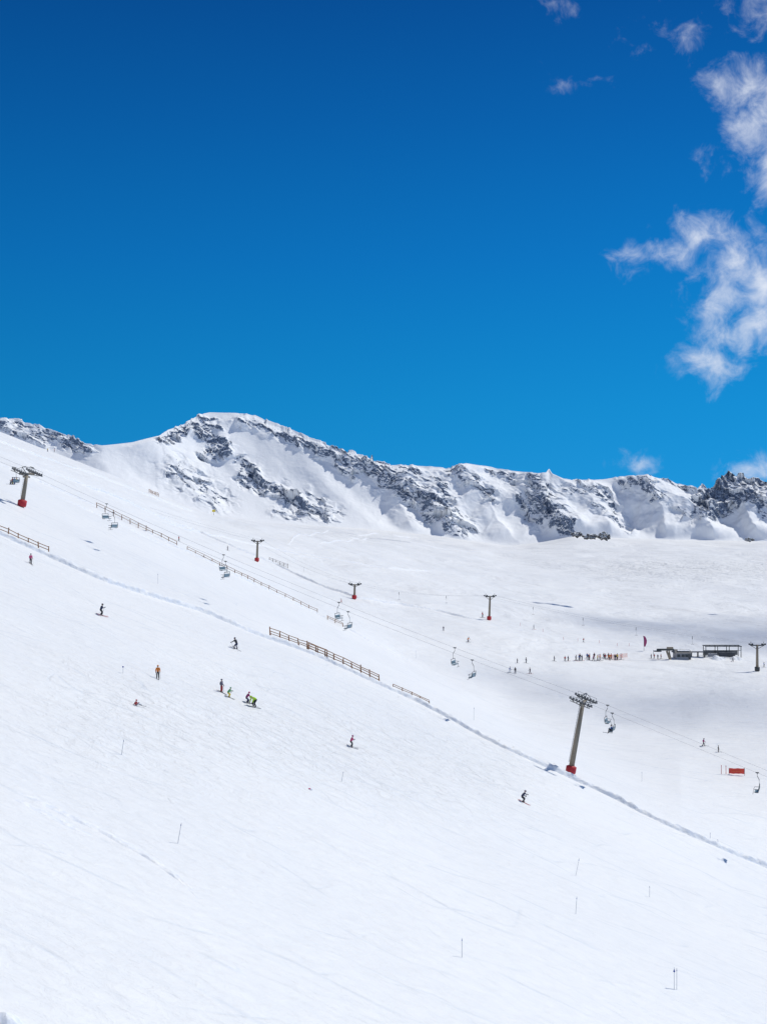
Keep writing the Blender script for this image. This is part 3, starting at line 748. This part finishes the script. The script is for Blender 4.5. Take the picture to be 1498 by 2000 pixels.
rider(CH[30], .0, 'blue', 'yellow', 'blue', 'chairlift rider in blue jacket by the far left pylon')
rider(CH[30], .6, 'red', 'navy', 'black', 'chairlift rider in red jacket by the far left pylon')
rider(CH[1195], .2, 'blue', 'black', 'black', 'chairlift rider in blue on the chair right of the big pylon')

# ------------------------------------------------------------------ marker poles
def marker(px, py, hpx, lean, label, m='polegrey', ball=None, r=.022, name='marker_pole'):
    b, n = hit(px, py); h = hpx * b.y / F
    d = Vector((lean, 0, 1))
    t = empty(name, b, 0, label, 'marker pole', 'thin marker poles on the snow')
    MB().path([d * -.2, d * h * .5, d * h], [r, r, r*.8], 6).build('shaft', M[m], t)
    MB().path([d * h * .86, d * h * .92], r * 1.5, 6).build('band', M['bluepole'] if m != 'red' else M['red'], t)
    if ball:
        MB().ell(d * h * ball, (.1,.1,.1), 10, 6).build('marker_ball', M['bluepole'], t, True)
for a in [
 (238,1474,30,.15,'thin pole left of centre below the person sitting on the snow'),
 (348,1647,40,.17,'thin leaning pole low on the left half of the piste'),
 (902,1870,38,0,'thin upright pole near the bottom of the picture, right of centre'),
 (1124,1710,34,.2,'thin leaning pole, upper one of the two above one another at lower right'),
 (1124,1785,34,.06,'thin pole, lower one of the two above one another at lower right'),
 (1268,1752,22,0,'short thin pole at lower right, right of the two others'),
 (1321,1933,42,0,'thin plain pole right beside the one with a blue ball'),
 (667,1527,20,.2,'thin leaning pole below the lone magenta skier'),
 (925,1407,26,.02,'thin pole just in front of the snow bank right of the fences'),
 (1253,1527,20,0,'thin pole behind the snow bank right of the big pylon'),
 (309,1140,20,0,'thin pole behind the snow bank at upper left'),
 (812,1286,16,0,'thin pole on the slope beyond the wooden fence'),
 (594,1117,10,0,'tiny pole right of the grey fence')]: marker(*a)
marker(1316,1933,44,0,'thin pole carrying a blue ball near its top at bottom right',ball=.82)
marker(241,1315,14,0,'short pole with a blue ball left of the person in orange',ball=.9)
marker(1386,1643,17,.02,'short dark pole standing behind the snow bank at lower right','bluepole')
marker(1402,1651,12,-.1,'short leaning dark pole right of another by the snow bank','bluepole')
marker(1408,1512,18,0,'red pole left of the orange banner, left one of two','red', r=.05)
marker(1417,1512,17,0,'red pole left of the orange banner, right one of two','red', r=.05)
for (x, y), lb in zip([(1100,1250),(1128,1253),(1170,1256),(1205,1262),(1060,1234),(1016,1222),(1228,1262)],
    ['small red stick directly above the left end of the crowd','small red stick just left of the far red skier','small red stick above the middle of the crowd','small red stick above the orange net','small red stick right of the far dark blue skier','small red stick left of the far dark blue skier','small red stick left of the feather flag']):
    marker(x, y, 6, 0, lb, 'red', r=.04)

b, n = hit(606, 1542)
t = empty('snow_marker', b, 0, 'small red and white marker lying on the snow in the middle of the piste', 'marker')
MB().ell((0,0,0), (.28,.2,.13), 12, 5, 0).build('dome', M['white'], t, True); MB().ell((-.05,-.02,.03), (.17,.16,.13), 12, 5, .1).build('top_patch', M['pink'], t, True)

# ------------------------------------------------------------------ banner, net, flag, signs
b, n = hit(1438, 1514)
t = empty('banner', b, R(-4), 'orange red rectangular banner stretched between two poles at lower right', 'banner')
w = 15 * b.y / F; h = 13 * b.y / F
for sx in (-1, 1): MB().path([(sx*w,0,-.3),(sx*w,0,h*1.12)], .03, 6).build('pole', M['dark'], t)
cl = MB(); nx = 14
for i in range(nx + 1):
    x = -w + 2*w*i/nx; yy = .08*math.sin(i*.9)
    cl.v += [Vector((x, yy, h*.22 + .03*math.sin(i*1.3))), Vector((x, yy + .03, h*1.02 + .02*math.sin(i)))]
for i in range(nx): cl.f.append([2*i, 2*i+2, 2*i+3, 2*i+1])
cl.build('cloth', M['banner'], t)
MB().box((0,-.14,h*.62), (w*1.3,.02,h*.08)).build('stripe', M['net'], t)
b, n = hit(1187, 1288); e, _ = hit(1224, 1284)
t = empty('net_fence', b, 0, 'low orange net fence at the right end of the waiting crowd', 'fence')
for k in range(5):
    q = b.lerp(e, k/4) - b; q.z = ground(b.x+q.x, b.y+q.y) - b.z
    MB().path([q, q + Vector((0,0,1.4))], .04, 5).build('post', M['net'], t)
nt_ = MB()
for r_ in np.linspace(.2, 1.25, 8): nt_.path([Vector((0,0,r_)), Vector((e.x-b.x, e.y-b.y, e.z-b.z + r_))], .032, 4)
nt_.build('net', M['net'], t)
b, n = hit(1257, 1271); hh = 29 * b.y / F
t = empty('feather_flag', b, 0, 'tall narrow purple feather flag left of the lift station', 'flag')
MB().path([(0,0,-.2),(0,0,hh*.7),(-.1,0,hh*.95),(-.3,0,hh)], .05, 6).build('pole', M['dark'], t)
fl = MB(); n_ = 10
for i in range(n_ + 1):
    z = hh*(.3 + .7*i/n_); wd = .95*math.sin(math.pi*min(1, .22 + .62*(1-i/n_)))
    fl.v += [Vector((-.04 - .25*max(0,i-7)/3, 0, z)), Vector((-.04 + wd - .2*max(0,i-7)/3, .12*math.sin(i), z - .15))]
for i in range(n_): fl.f.append([2*i, 2*i+1, 2*i+3, 2*i+2])
fl.build('cloth', M['flag'], t)
b, n = hit(418, 1005)
t = empty('warning_sign', b, 0, 'tiny yellow sign on the upper slope edge below the mountain', 'sign')
MB().path([(0,0,-.2),(0,0,1.4)], .06, 5).build('post', M['dark'], t); MB().box((0,-.08,1.5), (1.3,.06,.9)).build('panel', M['yellowp'], t)
fence([hit(292,962)[0], hit(310,970)[0]], 1.6, (.5,.95), 1.8, 'tiny wooden fence on the upper left slope edge against the mountain', None, pr=.12)

# ------------------------------------------------------------------ lift station
b, n = hit(1334, 1288); s = b.y / F
t = empty('lift_hut', b, R(3), 'small grey lift hut with dark windows and snow on its dark roof', 'hut')
W = 15*s; Hh = 12.5*s; Dp = 3.2
MB().box((0,Dp/2,Hh/2 - .3), (W*2,Dp,Hh + .6)).build('wall', M['wallw'], t)
rf = MB()
rf.v += [Vector(v) for v in ((-W*1.2,-.5,Hh+.02),(W*1.15,-.5,Hh+.02),(W*1.15,Dp+.4,Hh+.02),(-W*1.2,Dp+.4,Hh+.02),(-W*1.0,Dp/2-.1,Hh+1.0),(W*.95,Dp/2-.1,Hh+1.0))]
rf.f += [[0,1,5,4],[2,3,4,5],[3,0,4],[1,2,5],[3,2,1,0]]
ro = rf.build('roof', M['roof'], t)
MB().box((.2,.55,Hh+.78), (W*1.6,.7,.12), Matrix.Rotation(.45,3,'X')).build('snow_cover', MC, ro)
for x in (-W*.62, -W*.05, W*.45):
    f_ = MB().box((x,-.03,Hh*.58), (W*.42,.1,Hh*.42)).build('window', M['dark'], t); MB().box((x,-.09,Hh*.58), (W*.34,.04,Hh*.34)).build('pane', M['glass'], f_)
d_ = MB().box((W*.82,-.03,Hh*.42), (.75,.08,Hh*.84)).build('door', M['roof'], t); MB().box((W*.82-.25,-.09,Hh*.42), (.06,.06,.2)).build('handle', M['galv'], d_)

b, n = hit(1309, 1288); s = b.y / F
t = empty('drive_station', b, 0, 'dark lift drive machinery on a slanting support left of the hut', 'lift machinery')
MB().path([(0,0,-.3),(-1.2,0,2.6)], [.4,.3], 8).build('support', M['steel'], t); MB().path([(.3,.8,-.3),(-.5,.4,3.0)], [.25,.2], 8).build('support', M['steel'], t)
MB().box((-1.6,0,3.0), (5.2,.6,.55)).build('beam', M['dark'], t)
MB().box((-.2,0,3.5), (1.8,.9,.55)).build('motor_housing', M['steel'], t)
wh = MB().path([(-4.0,0,2.62),(-4.0,0,2.42)], 1.25, 20).build('bull_wheel', M['dark'], t); MB().path([(-4.0,0,2.9),(-4.0,0,2.3)], .25, 10).build('hub', M['galv'], wh)
MB().path([(-5.2,0,2.9),(-5.2,0,1.2)], .06, 5).build('guard', M['dark'], t)

b, n = hit(1412, 1283); s = b.y / F
t = empty('lift_shelter', b, 0, 'long black steel framed open shelter right of the lift hut', 'shelter')
W = 35*s; Hh = 20.5*s
for sx in (-1, -.33, .33, 1):
    for y in (0, 3): MB().box((sx*W*.98, y, Hh/2-.3), (.18,.18,Hh+.6)).build('post', M['dark'], t)
MB().box((0,-.0,Hh+.02), (W*2.05,.2,.26)).box((0,3,Hh+.02), (W*2.05,.2,.26)).box((0,0,Hh*.62), (W*2,.12,.12)).build('beam', M['dark'], t)
rfm = MB()
for k in range(8): rfm.box((-W + 2*W*k/7, 1.5, Hh+.03), (.1,2.75,.12))
rfm.build('roof_bars', M['dark'], t)
MB().box((0,3.2,Hh*.3), (W*1.9,.08,Hh*.45)).build('back_panel', M['galv'], t)
MB().box((W*.25,1.2,.6), (W*.9,1.1,1.3)).build('drive_housing', M['roof'], t)
MB().box((-W*.55,.9,.5), (W*.5,1.0,1.0)).build('bench', M['wallw'], t)
b, n = hit(1362, 1283)
t = empty('boarding_platform', b, 0, 'low dark flat platform between the hut and the shelter', 'platform')
MB().box((0,0,1.55), (4.6,1.6,.22)).build('deck', M['roof'], t)
for x in (-2,0,2): MB().box((x,0,.6), (.2,1.2,1.7)).build('leg', M['dark'], t)

def mound(px, py, r, h, label, seed):
    b, n = hit(px, py); nu = 28; nv = 12; V = np.zeros((nv, nu + 1, 3))
    for j in range(nv):
        q = j / (nv - 1)
        for k in range(nu + 1):
            a = 2*math.pi*(k % nu)/nu; rr = r*q*(1 + .2*math.sin(a*3 + seed) + .1*math.sin(a*7 + seed))
            x = b.x + rr*math.cos(a); y = b.y + rr*math.sin(a)*.8
            V[j,k] = (x, y, ground(x,y) - .05 + h*math.cos(q*math.pi/2)**1.2*(1 + .25*math.sin(x*2.3+seed)*math.sin(y*1.7)*q*(1-q)*4))
    o, _ = grid_object('snow_pile', V, MC); tag(o, label, 'snow pile')
mound(1400,1288,2.4,1.2,'low snow pile in front of the shelter, left one',1); mound(1436,1288,2.2,1.1,'low snow pile in front of the shelter, right one',2)
mound(12,2003,1.3,.75,'rounded snow lump in the bottom left corner of the picture',4)

# ------------------------------------------------------------------ rocks
def rock_mat():
    m, nt, bs = new_mat('snowy_rock'); L = nt.links.new; bs.inputs['Roughness'].default_value = .9
    g = nt.nodes.new('ShaderNodeNewGeometry'); sp = nt.nodes.new('ShaderNodeSeparateXYZ'); L(g.outputs['Normal'], sp.inputs[0])
    tc = nt.nodes.new('ShaderNodeTexCoord'); n = noise_n(nt, tc.outputs['Object'], .5, 4)
    f = math_n(nt, 'ADD', sp.outputs['Z'], math_n(nt, 'MULTIPLY', n, 1.4)); r = ramp(nt, .8, .9); L(f, r.inputs['Fac'])
    mx = nt.nodes.new('ShaderNodeMixRGB'); L(r.outputs['Color'], mx.inputs[0]); mx.inputs[1].default_value = (.07,.07,.075,1); mx.inputs[2].default_value = SNOW+(1,)
    L(mx.outputs[0], bs.inputs['Base Color']); return m
MR = rock_mat()
def rock_obj(px, py, wpx, hpx, label, seed):
    b = hit(px, py)[0]; s = b.y / F
    bm = bmesh.new(); bmesh.ops.create_icosphere(bm, subdivisions=4, radius=1)
    vs = np.array([tuple(v.co) for v in bm.verts])
    n1 = fbm(vs[:,0]*1.9+seed+vs[:,2]*.7, vs[:,1]*1.9+vs[:,2]*2.3, 4, seed)
    for v, q in zip(bm.verts, n1):
        k = 1 + .9*float(q); v.co *= k; v.co.x *= wpx*s/2; v.co.y *= wpx*s/3.2; v.co.z *= hpx*s*.8
    me = bpy.data.meshes.new('rock'); bm.to_mesh(me); bm.free(); me.materials.append(MR)
    o = bpy.data.objects.new('rock', me); C.objects.link(o); o.location = b; tag(o, label, 'rock', 'dark rocks below the ridge')
for a in [(1126,1044,18,6,'small dark rock at the left end of the outcrop on the basin rim',1),(1152,1048,26,6,'flat dark rock in the middle of the outcrop on the basin rim',2),
          (1179,1047,22,9,'largest snow capped rock of the outcrop on the basin rim',3),(1462,1054,16,4,'single dark rock on the basin rim near the right edge',4)]: rock_obj(*a)

# ------------------------------------------------------------------ passing clouds out of frame whose shadows lie on the basin
def cloud_sheet(px, py, D, dist, rx, ry, seed, dens):
    g = at(px, py, D); c = g + SUN * dist
    m, nt, bs = new_mat('cloud_vapour'); L = nt.links.new
    tc = nt.nodes.new('ShaderNodeTexCoord')
    n = noise_n(nt, tc.outputs['Object'], .014, 4, (1,1,1), .4)
    ln = nt.nodes.new('ShaderNodeVectorMath'); ln.operation = 'LENGTH'
    mp = nt.nodes.new('ShaderNodeMapping'); mp.inputs['Scale'].default_value = (1/rx, 1/ry, 0); L(tc.outputs['Object'], mp.inputs[0]); L(mp.outputs[0], ln.inputs[0])
    f = math_n(nt, 'ADD', math_n(nt, 'SUBTRACT', 1.0, ln.outputs['Value']), math_n(nt, 'MULTIPLY', math_n(nt, 'SUBTRACT', n, .5), 1.8))
    mr = nt.nodes.new('ShaderNodeMapRange'); mr.interpolation_type = 'SMOOTHSTEP'; L(f, mr.inputs['Value']); mr.inputs['From Max'].default_value = 1.0; mr.inputs['To Max'].default_value = dens
    edge = nt.nodes.new('ShaderNodeMapRange'); edge.interpolation_type = 'SMOOTHSTEP'; L(ln.outputs['Value'], edge.inputs['Value'])
    edge.inputs['From Min'].default_value = .7; edge.inputs['From Max'].default_value = 1.25; edge.inputs['To Min'].default_value = 1; edge.inputs['To Max'].default_value = 0
    L(math_n(nt, 'MULTIPLY', mr.outputs[0], edge.outputs[0]), bs.inputs['Alpha'])
    bs.inputs['Base Color'].default_value = (.9,.9,.9,1); bs.inputs['Roughness'].default_value = 1
    nv, nu = 14, 48; V = np.zeros((nv, nu + 1, 3))        # a round, gently domed sheet of vapour
    for j in range(nv):
        for k in range(nu + 1):
            q = (j + .02) / (nv - 1) * 1.3; a = 2 * math.pi * (k % nu) / nu
            V[j,k] = (q*rx*math.cos(a), q*ry*math.sin(a), 10 * (1 - q*q/1.69))
    o, _ = grid_object('cloud', V, m); o.location = c; tag(o, kind='structure')
cloud_sheet(1500, 1225, 440, 430, 88, 62, 1, .55)
cloud_sheet(1380, 1370, 315, 430, 80, 46, 2, .34)

# ------------------------------------------------------------------ sky
w = bpy.data.worlds.new("World"); bpy.context.scene.world = w; w.use_nodes = True
nt = w.node_tree; L = nt.links.new; bg = nt.nodes['Background']; bg.inputs['Strength'].default_value = .1
sky = nt.nodes.new('ShaderNodeTexSky'); sky.sky_type = 'NISHITA'; sky.sun_disc = False
sky.sun_elevation = math.asin(SUN.z); sky.sun_rotation = math.atan2(SUN.x, SUN.y); sky.altitude = 2500; sky.air_density = 1.0; sky.dust_density = .2; sky.ozone_density = 3
tc = nt.nodes.new('ShaderNodeTexCoord'); sp = nt.nodes.new('ShaderNodeSeparateXYZ'); L(tc.outputs['Generated'], sp.inputs[0])
r = nt.nodes.new('ShaderNodeValToRGB'); cr = r.color_ramp
stops = [(0,(0,.275,.66)),(.083,(0,.24,.60)),(.2,(0,.165,.51)),(.3,(0,.112,.40)),(.383,(0,.076,.31)),(1,(.0,.035,.15))]
cr.elements[0].position = 0; cr.elements[1].position = 1
for e, (p_, c_) in zip((cr.elements[0], cr.elements[1]), (stops[0], stops[-1])): e.color = tuple(v for v in c_) + (1,)
for p_, c_ in stops[1:-1]:
    e = cr.elements.new(p_); e.color = c_ + (1,)
L(sp.outputs['Z'], r.inputs['Fac'])
vs = nt.nodes.new('ShaderNodeVectorMath'); vs.operation = 'SCALE'; L(r.outputs['Color'], vs.inputs[0])
L(math_n(nt, 'ADD', 10.0, math_n(nt, 'MULTIPLY', sp.outputs['X'], 4.0)), vs.inputs['Scale'])
mix = nt.nodes.new('ShaderNodeMixRGB'); mix.inputs[0].default_value = .02; L(vs.outputs[0], mix.inputs[1]); L(sky.outputs[0], mix.inputs[2])
dy = math_n(nt, 'MAXIMUM', sp.outputs['Y'], .05)
cu = math_n(nt, 'ADD', math_n(nt, 'MULTIPLY', math_n(nt, 'DIVIDE', sp.outputs['X'], dy), F/100), CX/100)
cv = math_n(nt, 'SUBTRACT', CY/100, math_n(nt, 'MULTIPLY', math_n(nt, 'DIVIDE', sp.outputs['Z'], dy), F/100))
cb = nt.nodes.new('ShaderNodeCombineXYZ'); L(cu, cb.inputs[0]); L(cv, cb.inputs[1])
ells = [(12.45,5.0,.5,.32,.85),(13.1,4.95,.75,.36,.98),(13.8,4.6,.75,.48,1.1),(14.5,5.2,1.0,.65,1.12),(14.25,5.9,.8,.6,1.0),(14.7,6.3,.8,.6,1.05),(13.95,7.1,.7,.5,1.0),(14.2,6.6,.8,.5,1.0),(14.9,5.6,.7,.65,1.1),
        (14.6,1.7,.75,.62,1.08),(14.65,2.5,.6,.75,1.0),(14.95,3.2,.45,.75,1.0),(14.1,3.05,.45,.26,.66),
        (10.85,.1,.4,.35,.55),(13.35,.75,.9,.45,.48),(14.8,.3,.8,.5,.55),(11.1,1.65,.6,.25,.42),
        (12.45,9.1,.42,.24,.9),(14.65,9.2,.65,.33,1.0)]
cur = None
for (a, b_, rx, ry, wt) in ells:
    mp = nt.nodes.new('ShaderNodeMapping'); mp.vector_type = 'POINT'
    mp.inputs['Scale'].default_value = (1/rx, 1/ry, 0); mp.inputs['Location'].default_value = (-a/rx, -b_/ry, 0); L(cb.outputs[0], mp.inputs[0])
    dt_ = nt.nodes.new('ShaderNodeVectorMath'); dt_.operation = 'LENGTH'; L(mp.outputs[0], dt_.inputs[0])
    v = math_n(nt, 'MULTIPLY', math_n(nt, 'SUBTRACT', 1.25, math_n(nt, 'MULTIPLY', dt_.outputs['Value'], .8)), wt)
    cur = v if cur is None else math_n(nt, 'MAXIMUM', cur, v)
cn = noise_n(nt, cb.outputs[0], 1.8, 8, (1,1,1), .4, .62, (0,0,.5))
dens = math_n(nt, 'ADD', math_n(nt, 'MULTIPLY', cur, .9), math_n(nt, 'MULTIPLY', math_n(nt, 'SUBTRACT', cn, .5), 2.5))
mr = nt.nodes.new('ShaderNodeMapRange'); mr.interpolation_type = 'SMOOTHSTEP'; L(dens, mr.inputs['Value'])
mr.inputs['From Min'].default_value = .22; mr.inputs['From Max'].default_value = 1.95; mr.inputs['To Max'].default_value = .97
front = math_n(nt, 'GREATER_THAN', sp.outputs['Y'], .06); dfac = math_n(nt, 'MULTIPLY', mr.outputs[0], front)
bn = noise_n(nt, tc.outputs['Generated'], 2.2, 3, (1,1,2), 0)
bm_ = nt.nodes.new('ShaderNodeMapRange'); L(bn, bm_.inputs['Value']); bm_.inputs['From Min'].default_value = .46; bm_.inputs['From Max'].default_value = .6; bm_.inputs['To Max'].default_value = .8
back = nt.nodes.new('ShaderNodeMapRange'); L(sp.outputs['Y'], back.inputs['Value']); back.inputs['From Min'].default_value = -.0; back.inputs['From Max'].default_value = -.3
dfac = math_n(nt, 'MAXIMUM', dfac, math_n(nt, 'MULTIPLY', bm_.outputs[0], back.outputs[0]))  # unseen cloud cover behind the camera, added as neutral fill light on the snow
cm = nt.nodes.new('ShaderNodeMixRGB'); L(dfac, cm.inputs[0]); L(mix.outputs[0], cm.inputs[1]); cm.inputs[2].default_value = (7.8, 8.3, 9.3, 1)
L(cm.outputs[0], bg.inputs['Color'])

sun = bpy.data.lights.new('sun', 'SUN'); sun.energy = 3.25; sun.angle = R(.5); sun.color = (1, .97, .885)
so = bpy.data.objects.new('sun', sun); C.objects.link(so); so.rotation_euler = SUN.to_track_quat('Z', 'Y').to_euler()
cam = bpy.data.cameras.new('camera'); co = bpy.data.objects.new('camera', cam); C.objects.link(co)
co.location = (0,0,0); co.rotation_euler = (R(90), 0, 0); cam.sensor_fit = 'VERTICAL'; cam.sensor_height = 24; cam.lens = F*24/2000
cam.clip_start = .5; cam.clip_end = 20000
bpy.context.scene.camera = co
sc_ = bpy.context.scene; sc_.view_settings.view_transform = 'Standard'; sc_.view_settings.look = 'None'; sc_.view_settings.exposure = 0
